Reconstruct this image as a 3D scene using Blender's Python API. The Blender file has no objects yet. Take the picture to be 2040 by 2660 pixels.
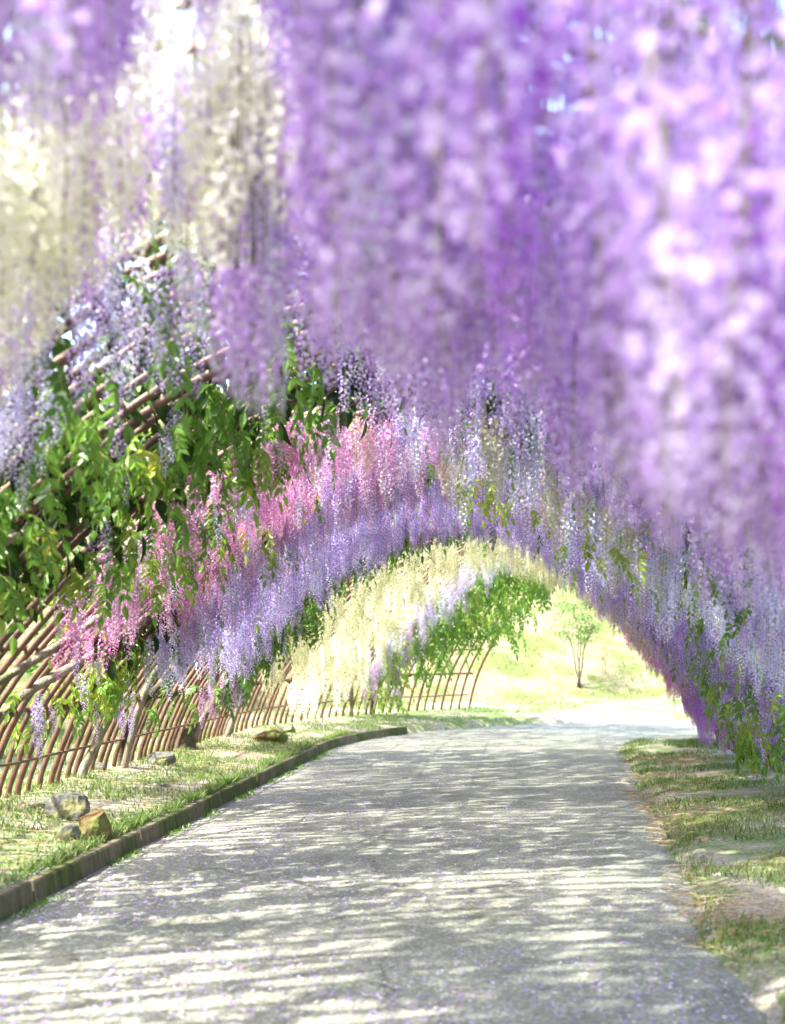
import bpy, math, random
import numpy as np
from mathutils import Vector, noise as mnoise

# ------------------------------------------------------------------ camera, light, exposure
SC = bpy.context.scene
COL = SC.collection
R = math.radians
EYE = 1.55
cam_d = bpy.data.cameras.new('camera')
cam = bpy.data.objects.new('camera', cam_d); COL.objects.link(cam)
cam.location = (0, 0, EYE)
cam.rotation_euler = (R(90), 0, 0)
cam_d.sensor_fit = 'HORIZONTAL'; cam_d.sensor_width = 36
cam_d.lens = 36 * 2900 / 2040
cam_d.shift_x = (1020 - 1350) / 2040
cam_d.shift_y = (1690 - 1330) / 2040
cam_d.clip_start = 0.05; cam_d.clip_end = 2000
cam_d.dof.use_dof = True
cam_d.dof.focus_distance = 11.0
cam_d.dof.aperture_fstop = 1.75
SC.camera = cam

SUN_DIR = Vector((-0.62, -0.42, 1.05)).normalized()      # towards the sun
W = bpy.data.worlds.new('World'); SC.world = W; W.use_nodes = True
nt = W.node_tree
bg = nt.nodes['Background']
sky = nt.nodes.new('ShaderNodeTexSky'); sky.sky_type = 'NISHITA'; sky.sun_disc = False
sky.sun_elevation = math.asin(SUN_DIR.z)
sky.sun_rotation = math.atan2(SUN_DIR.x, SUN_DIR.y)
sky.air_density = 1.0; sky.dust_density = 3.0; sky.ozone_density = 0.6
nt.links.new(sky.outputs[0], bg.inputs[0]); bg.inputs[1].default_value = 0.15
sun_d = bpy.data.lights.new('sun', 'SUN'); sun_d.energy = 2.0; sun_d.angle = R(0.9); sun_d.color = (1, 0.96, 0.90)
sun = bpy.data.objects.new('sun', sun_d); COL.objects.link(sun)
sun.rotation_euler = SUN_DIR.to_track_quat('Z', 'Y').to_euler()
SC.view_settings.view_transform = 'Standard'; SC.view_settings.look = 'None'
SC.view_settings.exposure = 2.98; SC.view_settings.gamma = 1
SC.cycles.use_denoising = True
SC.cycles.max_bounces = 9; SC.cycles.diffuse_bounces = 5; SC.cycles.transmission_bounces = 8; SC.cycles.glossy_bounces = 2
SC.cycles.caustics_reflective = False; SC.cycles.caustics_refractive = False
SC.cycles.sample_clamp_indirect = 8

rng = np.random.default_rng(7)
random.seed(7)

# ------------------------------------------------------------------ materials
def new_mat(name):
    m = bpy.data.materials.new(name); m.use_nodes = True
    n = m.node_tree; n.nodes.clear()
    out = n.nodes.new('ShaderNodeOutputMaterial')
    return m, n, out

def ramp(n, stops):
    r = n.nodes.new('ShaderNodeValToRGB')
    while len(r.color_ramp.elements) < len(stops): r.color_ramp.elements.new(0.5)
    for e, (p, c) in zip(r.color_ramp.elements, stops):
        e.position = p; e.color = (*c, 1)
    return r

def thin_mat(name, stops, transl=0.5, obj_amt=0.35, gloss=0.0, tcol=1.0):
    """thin petals and leaves: part diffuse, part translucent; colour varies per petal and per cluster"""
    m, n, out = new_mat(name)
    g = n.nodes.new('ShaderNodeNewGeometry'); oi = n.nodes.new('ShaderNodeObjectInfo')
    a = n.nodes.new('ShaderNodeMath'); a.operation = 'MULTIPLY'; a.inputs[1].default_value = 1 - obj_amt
    b = n.nodes.new('ShaderNodeMath'); b.operation = 'MULTIPLY_ADD'; b.inputs[1].default_value = obj_amt
    n.links.new(g.outputs['Random Per Island'], a.inputs[0])
    n.links.new(oi.outputs['Random'], b.inputs[0]); n.links.new(a.outputs[0], b.inputs[2])
    r = ramp(n, stops); n.links.new(b.outputs[0], r.inputs[0])
    d = n.nodes.new('ShaderNodeBsdfDiffuse'); t = n.nodes.new('ShaderNodeBsdfTranslucent')
    mx = n.nodes.new('ShaderNodeMixShader'); mx.inputs[0].default_value = transl
    n.links.new(r.outputs[0], d.inputs[0])
    if tcol != 1.0:
        gm = n.nodes.new('ShaderNodeGamma'); gm.inputs[1].default_value = tcol
        n.links.new(r.outputs[0], gm.inputs[0]); n.links.new(gm.outputs[0], t.inputs[0])
    else:
        n.links.new(r.outputs[0], t.inputs[0])
    n.links.new(d.outputs[0], mx.inputs[1]); n.links.new(t.outputs[0], mx.inputs[2])
    last = mx
    if gloss:
        gl = n.nodes.new('ShaderNodeBsdfGlossy'); gl.inputs['Roughness'].default_value = 0.35
        m2 = n.nodes.new('ShaderNodeMixShader'); m2.inputs[0].default_value = gloss
        n.links.new(mx.outputs[0], m2.inputs[1]); n.links.new(gl.outputs[0], m2.inputs[2]); last = m2
    n.links.new(last.outputs[0], out.inputs[0])
    return m

def noisy_mat(name, stops, scale=6, detail=6, rough=0.8, bump=0.3, bscale=None, stretch=(1, 1, 1), stops2=None, scale2=1.0, lim=(0.45, 0.6)):
    m, n, out = new_mat(name)
    p = n.nodes.new('ShaderNodeBsdfPrincipled'); p.inputs['Roughness'].default_value = rough
    tc = n.nodes.new('ShaderNodeTexCoord'); mp = n.nodes.new('ShaderNodeMapping'); mp.inputs['Scale'].default_value = stretch
    n.links.new(tc.outputs['Object'], mp.inputs[0])
    nz = n.nodes.new('ShaderNodeTexNoise'); nz.inputs['Scale'].default_value = scale; nz.inputs['Detail'].default_value = detail
    nz.inputs['Roughness'].default_value = 0.65
    n.links.new(mp.outputs[0], nz.inputs[0])
    r = ramp(n, stops); n.links.new(nz.outputs[0], r.inputs[0])
    col = r.outputs[0]
    if stops2:
        n2 = n.nodes.new('ShaderNodeTexNoise'); n2.inputs['Scale'].default_value = scale2; n2.inputs['Detail'].default_value = 4
        n.links.new(tc.outputs['Object'], n2.inputs[0])
        r2 = ramp(n, stops2); n.links.new(nz.outputs[0], r2.inputs[0])
        mr = n.nodes.new('ShaderNodeMapRange'); mr.inputs[1].default_value = lim[0]; mr.inputs[2].default_value = lim[1]
        n.links.new(n2.outputs[0], mr.inputs[0])
        mx = n.nodes.new('ShaderNodeMix'); mx.data_type = 'RGBA'
        n.links.new(mr.outputs[0], mx.inputs[0]); n.links.new(col, mx.inputs[6]); n.links.new(r2.outputs[0], mx.inputs[7])
        col = mx.outputs[2]
    n.links.new(col, p.inputs['Base Color'])
    bn = n.nodes.new('ShaderNodeTexNoise'); bn.inputs['Scale'].default_value = bscale or scale * 4; bn.inputs['Detail'].default_value = 5
    n.links.new(tc.outputs['Object'], bn.inputs[0])
    bp = n.nodes.new('ShaderNodeBump'); bp.inputs['Strength'].default_value = bump; bp.inputs['Distance'].default_value = 0.02
    n.links.new(bn.outputs[0], bp.inputs['Height']); n.links.new(bp.outputs[0], p.inputs['Normal'])
    n.links.new(p.outputs[0], out.inputs[0])
    return m

LILAC = thin_mat('lilac_petal', [(0, (.52, .32, .74)), (.3, (.68, .50, .87)), (.6, (.78, .66, .93)), (.85, (.84, .74, .95)), (1, (.90, .84, .97))], .55, .22)
LILAC_K = thin_mat('lilac_keel', [(0, (.44, .22, .66)), (.6, (.62, .38, .79)), (1, (.76, .56, .87))], .55, .22)
LAV = thin_mat('lavender_petal', [(0, (.40, .30, .60)), (.4, (.58, .49, .78)), (.8, (.75, .69, .90)), (1, (.90, .87, .96))], .5)
LAV_K = thin_mat('lavender_keel', [(0, (.27, .13, .44)), (.6, (.42, .24, .58)), (1, (.56, .38, .70))], .5)
WHITE = thin_mat('white_petal', [(0, (.84, .86, .66)), (.4, (.92, .93, .82)), (1, (.96, .96, .92))], .42)
WHITE_K = thin_mat('white_keel', [(0, (.76, .80, .50)), (1, (.92, .93, .80))], .42)
CREAM = thin_mat('cream_petal', [(0, (.42, .42, .20)), (.5, (.62, .61, .37)), (1, (.82, .81, .62))], .5)
CREAM_K = thin_mat('cream_keel', [(0, (.50, .50, .24)), (1, (.74, .72, .50))], .5)
PINK = thin_mat('pink_petal', [(0, (.60, .20, .44)), (.4, (.78, .36, .62)), (.8, (.90, .58, .80)), (1, (.95, .80, .90))], .5)
PINK_K = thin_mat('pink_keel', [(0, (.52, .10, .34)), (1, (.78, .26, .54))], .5)
MAUVE = thin_mat('mauve_petal', [(0, (.46, .26, .44)), (.5, (.66, .44, .62)), (1, (.84, .72, .84))], .5)
MAUVE_K = thin_mat('mauve_keel', [(0, (.40, .14, .36)), (1, (.62, .30, .54))], .5)
VIOLET = thin_mat('violet_petal', [(0, (.34, .12, .58)), (.5, (.54, .24, .78)), (1, (.72, .46, .90))], .5)
VIOLET_K = thin_mat('violet_keel', [(0, (.28, .05, .46)), (1, (.50, .14, .64))], .5)
PALE = thin_mat('pale_petal', [(0, (.60, .60, .80)), (.5, (.76, .76, .92)), (1, (.92, .92, .97))], .5)
PALE_K = thin_mat('pale_keel', [(0, (.44, .36, .62)), (1, (.70, .66, .80))], .5)
STALK = thin_mat('flower_stalk', [(0, (.20, .26, .08)), (1, (.34, .30, .14))], .1)
LEAF = thin_mat('leaf_green', [(0, (.06, .16, .014)), (.5, (.12, .27, .022)), (1, (.24, .42, .04))], .5, .5, .04, .75)
LEAFD = thin_mat('leaf_dark_green', [(0, (.035, .10, .010)), (.6, (.065, .18, .014)), (1, (.12, .27, .02))], .42, .5, .04, .8)
LEAFK = thin_mat('leaf_shade_green', [(0, (.018, .045, .008)), (1, (.035, .075, .010))], .15, .5, .02)  # darkest leaf: the shade between the roof pipes is put into this colour
LEAFY = thin_mat('leaf_yellow_green', [(0, (.16, .32, .03)), (.6, (.28, .42, .04)), (1, (.50, .46, .06))], .5, .5, .04, .8)
LEAFO = thin_mat('leaf_ochre', [(0, (.42, .30, .04)), (1, (.60, .36, .06))], .45, .5, .03)
GRASS = thin_mat('grass_blade', [(0, (.09, .17, .03)), (.5, (.17, .29, .06)), (.85, (.32, .40, .15)), (1, (.50, .46, .30))], .4, 0)
STRAW = thin_mat('straw', [(0, (.24, .16, .08)), (.6, (.42, .32, .18)), (1, (.60, .50, .32))], .2, 0)
PET_V = thin_mat('fallen_violet_petal', [(0, (.28, .14, .62)), (.5, (.42, .30, .78)), (1, (.62, .50, .88))], .3, 0)
PET_P = thin_mat('fallen_pink_petal', [(0, (.50, .16, .56)), (1, (.70, .36, .72))], .3, 0)
PET_W = thin_mat('fallen_pale_petal', [(0, (.52, .46, .32)), (.5, (.66, .66, .66)), (1, (.78, .80, .92))], .3, 0)
PIPE = noisy_mat('brown_pipe_paint', [(.3, (.07, .034, .019)), (.55, (.14, .074, .042)), (.75, (.21, .125, .072))], 9, 5, .55, .15)
RUST = noisy_mat('rusty_clamp', [(.3, (.05, .022, .015)), (.7, (.12, .05, .03))], 30, 4, .6, .2)
BARK = noisy_mat('vine_bark', [(.3, (.12, .09, .06)), (.5, (.24, .20, .14)), (.75, (.40, .34, .24))], 14, 6, .9, .8, 50, (1, 1, .3),
                 [(.3, (.06, .08, .03)), (.7, (.14, .15, .06))], 2.5, (.5, .62))
BARKD = noisy_mat('dark_bark', [(.3, (.04, .035, .02)), (.7, (.12, .10, .06))], 14, 6, .9, .8, 50)
CONC = noisy_mat('mossy_concrete', [(.3, (.07, .058, .03)), (.5, (.13, .11, .062)), (.7, (.21, .18, .11))], 7, 8, .9, .5, 60, (2.2, 2.2, .35),
                 [(.3, (.025, .032, .006)), (.5, (.06, .075, .012)), (.7, (.13, .13, .035))], 1.6, (.40, .50))
ROCKG = noisy_mat('grey_rock', [(.3, (.04, .04, .034)), (.5, (.12, .12, .10)), (.7, (.22, .215, .19))], 9, 8, .9, .8, 30, (1, 1, 1),
                  [(.3, (.10, .12, .04)), (.7, (.24, .22, .10))], 5, (.52, .6))
ROCKM = noisy_mat('moss_rock', [(.3, (.05, .035, .012)), (.5, (.13, .08, .022)), (.7, (.20, .14, .05))], 9, 8, .9, .8, 30, (1, 1, 1),
                  [(.3, (.07, .09, .02)), (.7, (.18, .20, .04))], 6, (.5, .58))
ROCKD = noisy_mat('dark_stone', [(.3, (.03, .032, .03)), (.7, (.10, .10, .09))], 12, 6, .9, .6, 40)

def ground_material(name, kc):
    m, n, out = new_mat(name)
    sc_ = lambda st: [(p_, tuple(c_ * kc * (1 if kc == 1 else (1.12, 1.04, .72)[i_]) for i_, c_ in enumerate(cc_))) for p_, cc_ in st]
    p = n.nodes.new('ShaderNodeBsdfPrincipled'); p.inputs['Roughness'].default_value = .95
    tc = n.nodes.new('ShaderNodeTexCoord')
    def nz(s, d=6, ro=.65, st=None):
        x = n.nodes.new('ShaderNodeTexNoise'); x.inputs['Scale'].default_value = s; x.inputs['Detail'].default_value = d; x.inputs['Roughness'].default_value = ro
        if st:
            mp = n.nodes.new('ShaderNodeMapping'); mp.inputs['Scale'].default_value = st; mp.inputs['Rotation'].default_value = (0, 0, R(-30))
            n.links.new(tc.outputs['Object'], mp.inputs[0]); n.links.new(mp.outputs[0], x.inputs[0])
        else: n.links.new(tc.outputs['Object'], x.inputs[0])
        return x
    fine = nz(34); grass = ramp(n, sc_([(.3, (.05, .07, .02)), (.5, (.15, .20, .06)), (.7, (.30, .34, .14))])); n.links.new(fine.outputs[0], grass.inputs[0])
    dirt = ramp(n, sc_([(.3, (.14, .12, .075)), (.5, (.34, .31, .22)), (.7, (.52, .49, .39))])); n.links.new(fine.outputs[0], dirt.inputs[0])
    big = nz(1.1, 6, .6, (1, 1, 1)); mr = n.nodes.new('ShaderNodeMapRange'); mr.inputs[1].default_value = .43; mr.inputs[2].default_value = .57
    n.links.new(big.outputs[0], mr.inputs[0])
    mx = n.nodes.new('ShaderNodeMix'); mx.data_type = 'RGBA'
    n.links.new(mr.outputs[0], mx.inputs[0]); n.links.new(grass.outputs[0], mx.inputs[6]); n.links.new(dirt.outputs[0], mx.inputs[7])
    n.links.new(mx.outputs[2], p.inputs['Base Color'])
    bp = n.nodes.new('ShaderNodeBump'); bp.inputs['Strength'].default_value = .8; bp.inputs['Distance'].default_value = .03
    n.links.new(fine.outputs[0], bp.inputs['Height']); n.links.new(bp.outputs[0], p.inputs['Normal'])
    n.links.new(p.outputs[0], out.inputs[0])
    return m
GROUND = ground_material('grassy_ground', 1.0)
HILLG = ground_material('dry_hillside_grass_dimmed', .56)  # drier, yellower ground tones, also darkened to offset the sun on the slope

def asphalt_material():
    m, n, out = new_mat('worn_asphalt')
    p = n.nodes.new('ShaderNodeBsdfPrincipled'); p.inputs['Roughness'].default_value = .85
    tc = n.nodes.new('ShaderNodeTexCoord')
    v = n.nodes.new('ShaderNodeTexVoronoi'); v.inputs['Scale'].default_value = 75; n.links.new(tc.outputs['Object'], v.inputs[0])
    sep = n.nodes.new('ShaderNodeSeparateColor'); n.links.new(v.outputs['Color'], sep.inputs[0])
    r = ramp(n, [(0, (.12, .13, .09)), (.45, (.18, .19, .142)), (.8, (.225, .235, .18)), (.97, (.36, .355, .30))]); n.links.new(sep.outputs[0], r.inputs[0])
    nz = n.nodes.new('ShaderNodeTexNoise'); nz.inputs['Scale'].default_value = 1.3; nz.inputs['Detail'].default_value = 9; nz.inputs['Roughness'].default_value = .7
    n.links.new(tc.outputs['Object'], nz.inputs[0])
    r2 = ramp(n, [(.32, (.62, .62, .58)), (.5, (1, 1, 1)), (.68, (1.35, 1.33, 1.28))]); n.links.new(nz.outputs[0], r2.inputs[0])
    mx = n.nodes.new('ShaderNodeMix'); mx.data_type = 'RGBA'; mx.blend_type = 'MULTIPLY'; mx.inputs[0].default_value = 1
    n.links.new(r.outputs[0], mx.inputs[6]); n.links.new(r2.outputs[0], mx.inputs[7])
    n.links.new(mx.outputs[2], p.inputs['Base Color'])
    dn = n.nodes.new('ShaderNodeTexNoise'); dn.inputs['Scale'].default_value = 2.2; dn.inputs['Detail'].default_value = 6
    n.links.new(tc.outputs['Object'], dn.inputs[0])
    va = n.nodes.new('ShaderNodeVectorMath'); va.operation = 'MULTIPLY_ADD'; va.inputs[1].default_value = (.9, .9, 0)
    n.links.new(dn.outputs['Color'], va.inputs[0]); n.links.new(tc.outputs['Object'], va.inputs[2])
    vc = n.nodes.new('ShaderNodeTexVoronoi'); vc.feature = 'DISTANCE_TO_EDGE'; vc.inputs['Scale'].default_value = .42
    n.links.new(va.outputs[0], vc.inputs[0])
    rc = ramp(n, [(0, (.45, .43, .4)), (.006, (.65, .63, .6)), (.012, (1, 1, 1))]); n.links.new(vc.outputs['Distance'], rc.inputs[0])
    mk = n.nodes.new('ShaderNodeMapRange'); mk.inputs[1].default_value = .48; mk.inputs[2].default_value = .56; n.links.new(nz.outputs[0], mk.inputs[0])
    m3 = n.nodes.new('ShaderNodeMix'); m3.data_type = 'RGBA'; m3.blend_type = 'MULTIPLY'
    n.links.new(mk.outputs[0], m3.inputs[0]); n.links.new(mx.outputs[2], m3.inputs[6]); n.links.new(rc.outputs[0], m3.inputs[7])
    n.links.new(m3.outputs[2], p.inputs['Base Color'])
    bp = n.nodes.new('ShaderNodeBump'); bp.inputs['Strength'].default_value = .7; bp.inputs['Distance'].default_value = .006
    n.links.new(v.outputs['Distance'], bp.inputs['Height']); n.links.new(bp.outputs[0], p.inputs['Normal'])
    n.links.new(p.outputs[0], out.inputs[0])
    return m
ASPHALT = asphalt_material()

# ------------------------------------------------------------------ helpers
def make_mesh(name, verts, faces, mats, midx=None, smooth=False):
    me = bpy.data.meshes.new(name)
    me.from_pydata([tuple(v) for v in verts] if not isinstance(verts, np.ndarray) else verts.tolist(), [], faces if isinstance(faces, list) else faces.tolist())
    for m in mats: me.materials.append(m)
    if midx is not None: me.polygons.foreach_set('material_index', np.asarray(midx, dtype=np.int32))
    if smooth: me.polygons.foreach_set('use_smooth', [True] * len(me.polygons))
    me.update()
    return me

def add(name, me, parent=None, loc=(0, 0, 0), rot=(0, 0, 0), scale=1.0):
    o = bpy.data.objects.new(name, me); COL.objects.link(o)
    o.location = loc; o.rotation_euler = rot
    o.scale = (scale, scale, scale) if not isinstance(scale, tuple) else scale
    if parent: o.parent = parent
    return o

def tag(o, label=None, cat=None, group=None, kind=None):
    if label: o['label'] = label
    if cat: o['category'] = cat
    if group: o['group'] = group
    if kind: o['kind'] = kind
    return o

class MB:
    def __init__(s): s.v = []; s.f = []; s.m = []
    def poly(s, pts, faces, mi=0):
        b = len(s.v); s.v += [tuple(p) for p in pts]; s.f += [tuple(i + b for i in f) for f in faces]; s.m += [mi] * len(faces)
    def tube(s, pts, rad, n=6, mi=0, caps=True):
        pts = [Vector(p) for p in pts]
        rads = rad if isinstance(rad, (list, tuple)) else [rad] * len(pts)
        b = len(s.v); up = Vector((0, 0, 1))
        t0 = (pts[1] - pts[0]).normalized()
        a = t0.cross(up)
        if a.length < .1: a = t0.cross(Vector((1, 0, 0)))
        a.normalize()
        for i, p in enumerate(pts):
            t = (pts[min(i + 1, len(pts) - 1)] - pts[max(i - 1, 0)]).normalized()
            a = (a - t * a.dot(t)).normalized(); c = t.cross(a)
            for k in range(n):
                an = 2 * math.pi * k / n
                s.v.append(tuple(p + (a * math.cos(an) + c * math.sin(an)) * rads[i]))
        for i in range(len(pts) - 1):
            for k in range(n):
                k2 = (k + 1) % n
                s.f.append((b + i * n + k, b + i * n + k2, b + (i + 1) * n + k2, b + (i + 1) * n + k)); s.m.append(mi)
        if caps:
            s.f.append(tuple(b + k for k in reversed(range(n)))); s.m.append(mi)
            e = b + (len(pts) - 1) * n
            s.f.append(tuple(e + k for k in range(n))); s.m.append(mi)
    def mesh(s, name, mats, smooth=False): return make_mesh(name, s.v, s.f, mats, s.m, smooth)

# tunnel geometry: a straight run, then a bend to the right
CX, S_T, RT = -0.8, 17.0, 6.0
HALF = 3.6
def pos(s, w):
    if s <= S_T: return CX + w, s
    th = (s - S_T) / RT
    if th > math.pi / 2:
        return CX + RT + (s - S_T - RT * math.pi / 2), S_T + RT - w
    return CX + RT - (RT - w) * math.cos(th), S_T + (RT - w) * math.sin(th)
def heading(s):
    return -min(max(s - S_T, 0) / RT, math.pi / 2)
def lateral(x, y):
    xc = CX + RT
    if y <= S_T: r = xc - x
    elif x <= xc: r = math.hypot(x - xc, y - S_T)
    else: r = y - S_T
    return RT - r
PROF = [(0, 0), (.30, .75), (.85, 1.47), (1.6, 2.22), (2.5, 2.90), (3.6, 3.24), (4.7, 2.90)]
def _cr(p0, p1, p2, p3, t):
    return tuple(.5 * ((2 * b) + (-a + c) * t + (2 * a - 5 * b + 4 * c - d) * t * t + (-a + 3 * b - 3 * c + d) * t ** 3) for a, b, c, d in zip(p0, p1, p2, p3))
_half = []
for i in range(5):
    p0 = PROF[i - 1] if i else (-.25, -.8)
    for k in range(8): _half.append(_cr(p0, PROF[i], PROF[i + 1], PROF[i + 2], k / 8))
_half.append(PROF[5])
_len = np.concatenate([[0], np.cumsum([math.dist(_half[i], _half[i + 1]) for i in range(len(_half) - 1)])]); _len /= _len[-1]
_hu = np.array([p[0] for p in _half]); _hz = np.array([p[1] for p in _half])
def arch(v):
    """v in -1..1 (left foot, apex, right foot) -> lateral offset, height"""
    q = 1 - abs(v)
    u = float(np.interp(q, _len, _hu)); z = float(np.interp(q, _len, _hz))
    base = .30 if v < 0 else .30 - .16 * min(1, v * 1.2)
    w = -HALF + u if v < 0 else (HALF - u) * 1.08
    return w, z + base
def P(s, v, inset=0.0):
    w, z = arch(v)
    if inset:
        v1 = max(-1, min(.99, v)); wa, za = arch(v1); w2, z2 = arch(v1 + .01); dx, dz = w2 - wa, z2 - za; l = math.hypot(dx, dz)
        w += dz / l * inset; z -= dx / l * inset
    x, y = pos(s, w)
    return x, y, z

def edge0(x, y):
    xc = CX + RT
    sv = y if y <= S_T else (S_T + RT * math.atan2(y - S_T, xc - x) if x < xc else 30)
    return float(np.interp(sv, [6, 12, 16.6, 19, 24], [1.78, 2.08, 2.33, 2.2, 1.8]))
def terrain(x, y):
    w = lateral(x, y); E0 = edge0(x, y)
    n1 = mnoise.noise(Vector((x * .8, y * .8, 0))); n2 = mnoise.noise(Vector((x * 3.1, y * 3.1, 4)))
    a = -w
    if -2.2 < w < E0: return -.05
    if w <= -2.2:
        if a < 2.27: return -.05 + (a - 2.2) / .07 * .18
        z = .13 + min(1, (a - 2.27) / 1.3) * .16 + .02 * n2 + .025 * n1 * min(1, (a - 2.27) * 2)
        if a > 4: z += (a - 4) * .09
        if a > 5.2:
            k = max(.35, min(1, 1.0 - (x - 1) * .05))
            h = a - 5.2
            z += (h * .42 if h < 24 else 24 * .42 + (1 - math.exp(-(h - 24) / 20)) * 3) * k + .12 * n1
        return z
    b = w - E0
    z = -.05 + min(1, b / .25) * .075 + min(1, b / 2) * .10 + .015 * n2 + .02 * n1
    if b > 3.5: z -= min(b - 3.5, 30) * .05
    return z

# ------------------------------------------------------------------ ground, path, kerb
def axis(lo, hi, fine_lo, fine_hi, step, grow=1.22):
    a = list(np.arange(fine_lo, fine_hi + 1e-6, step))
    d = step; x = fine_hi
    while x < hi: d *= grow; x += d; a.append(min(x, hi))
    d = step; x = fine_lo; left = []
    while x > lo: d *= grow; x -= d; left.append(max(x, lo))
    return np.array(left[::-1] + a)
xs = axis(-500, 500, -9, 9, .14); ys = axis(-60, 700, 2.5, 32, .14)
gv = [(x, y, terrain(x, y)) for y in ys for x in xs]
nx, ny = len(xs), len(ys)
ii = np.arange(nx * ny).reshape(ny, nx)
gf = np.stack([ii[:-1, :-1], ii[:-1, 1:], ii[1:, 1:], ii[1:, :-1]], -1).reshape(-1, 4)
gm = [1 if lateral(float(np.mean([gv[i][0] for i in q])), gv[q[0]][1]) < -4.9 else 0 for q in gf.tolist()]
g = add('ground', make_mesh('ground', np.array(gv), gf, [GROUND, HILLG], gm, smooth=True)); tag(g, kind='structure')

def path_edge(s):
    return float(np.interp(s, [6, 12, 16.6, 19, 24], [1.85, 2.15, 2.4, 2.3, 1.9])) + .16 * mnoise.noise(Vector((s * .9, 3, 0))) + .12 * mnoise.noise(Vector((s * 4.1, 8, 0)))
pv = []; pf = []; ss = list(np.arange(-6, 45, .12)); NL = 26
for s in ss:
    e = path_edge(s)
    for k in range(NL + 1):
        w = -2.19 + (e + 2.19) * k / NL
        x, y = pos(s, w)
        h = .012 * mnoise.noise(Vector((x * .9, y * .9, 1))) + .004 * mnoise.noise(Vector((x * 7, y * 7, 1)))
        if k == NL: h -= .03
        pv.append((x, y, h))
for i in range(len(ss) - 1):
    for k in range(NL):
        a = i * (NL + 1) + k; pf.append((a, a + 1, a + NL + 2, a + NL + 1))
o = add('path', make_mesh('path', pv, pf, [ASPHALT], smooth=True)); tag(o, kind='structure')

kerb = add('kerb', None); tag(kerb, kind='structure')
s = 1.0
while s < 19.5:
    L = 1.95 if s < 17 else 1.3
    mb = MB(); n = 10
    dz = random.uniform(-.008, .008); dw = random.uniform(-.006, .006)
    for i in range(n + 1):
        sv = s + .014 + (L - .028) * i / n
        for (w, z) in ((-2.165, -.03), (-2.175, .02), (-2.19, .125), (-2.20, .138), (-2.245, .140), (-2.26, .125), (-2.265, -.03)):
            nn = mnoise.noise(Vector((sv * 6, z * 9, 2))) * .006
            x, y = pos(sv, w + dw + nn); mb.v.append((x, y, z + (dz + nn if z > .1 else 0)))
    for i in range(n):
        for k in range(6):
            a = i * 7 + k; mb.f.append((a, a + 7, a + 8, a + 1)); mb.m.append(0)
    mb.f.append(tuple(range(7))); mb.m.append(0); mb.f.append(tuple(n * 7 + k for k in reversed(range(7)))); mb.m.append(0)
    add('kerb_stone', mb.mesh('kerb_stone', [CONC]), kerb)
    s += L

# ------------------------------------------------------------------ tunnel frame
frame = add('tunnel_frame', None)
tag(frame, 'long curved tunnel frame of rusty brown bent pipes carrying the wisteria', 'pergola')
svals = list(np.arange(-1.5, 17, .205)); t = 17.0
while t < 22.2: svals.append(t); t += .155
def arch_mesh(half_r=.021):
    mb = MB(); pts = []
    for i in range(41):
        v = -1.03 + 2.06 * i / 40
        w, z = arch(max(-1, min(1, v)))
        if v < -1: z -= .12
        if v > 1: z -= .12
        pts.append((w, 0, z))
    mb.tube(pts, half_r, 7); return mb.mesh('arch_pipe', [PIPE], True)
AM = [arch_mesh(.025), arch_mesh(.028), arch_mesh(.022)]
for i, s in enumerate(svals):
    s += random.uniform(-.02, .02) if s < 17 else 0
    x, y = pos(s, 0)
    add('arch_pipe', AM[i % 3], frame, (x, y, random.uniform(-.02, .02)), (random.uniform(-.012, .012), 0, heading(s) + random.uniform(-.012, .012)))
def v_at(z, side):
    best = min(np.linspace(.02, 1, 200), key=lambda q: abs(arch(-(1 - q) if side < 0 else 1 - q)[1] - z))
    return -(1 - best) if side < 0 else 1 - best
for z, r in ((.62, .013), (1.05, .024), (1.55, .020), (2.1, .014), (2.55, .014), (2.95, .014)):
    for side in (-1, 1):
        v = v_at(z, side)
        for a, b in ((-1.5, 4.4), (4.35, 10.4), (10.35, 16.4), (16.35, 22.25)):
            pts = [P(s, v + side * 0, -.03 if z > 1 else .03) for s in np.arange(a, b, .3)]
            pts = [(p[0], p[1], p[2] + .012 * mnoise.noise(Vector((p[0] * 2, p[1] * 2, z)))) for p in pts]
            mb = MB(); mb.tube(pts, r, 6); add('purlin', mb.mesh('purlin', [PIPE], True), frame)
mb = MB(); mb.tube([P(s, 0, -.035) for s in np.arange(-1.5, 22.2, .4)], .016, 6); add('purlin', mb.mesh('purlin', [PIPE], True), frame)
# clamps
def box(mb, c, d, mi=0):
    x, y, z = c; a, b, h = d
    mb.poly([(x + i * a, y + j * b, z + k * h) for i in (-1, 1) for j in (-1, 1) for k in (-1, 1)],
            [(0, 1, 3, 2), (4, 6, 7, 5), (0, 4, 5, 1), (2, 3, 7, 6), (0, 2, 6, 4), (1, 5, 7, 3)], mi)
mb = MB(); box(mb, (0, 0, 0), (.022, .048, .030)); box(mb, (.03, 0, 0), (.012, .030, .012)); mb.tube([(.02, -.03, 0), (.055, -.03, 0)], .008, 6)
CL = mb.mesh('clamp', [RUST])
vv = v_at(1.05, -1)
for i, s in enumerate(svals):
    if 6 < s < 21 and random.random() < .9:
        p = P(s, vv, .0); add('clamp', CL, frame, p, (random.uniform(-.2, .2), -.35, heading(s)))

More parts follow.
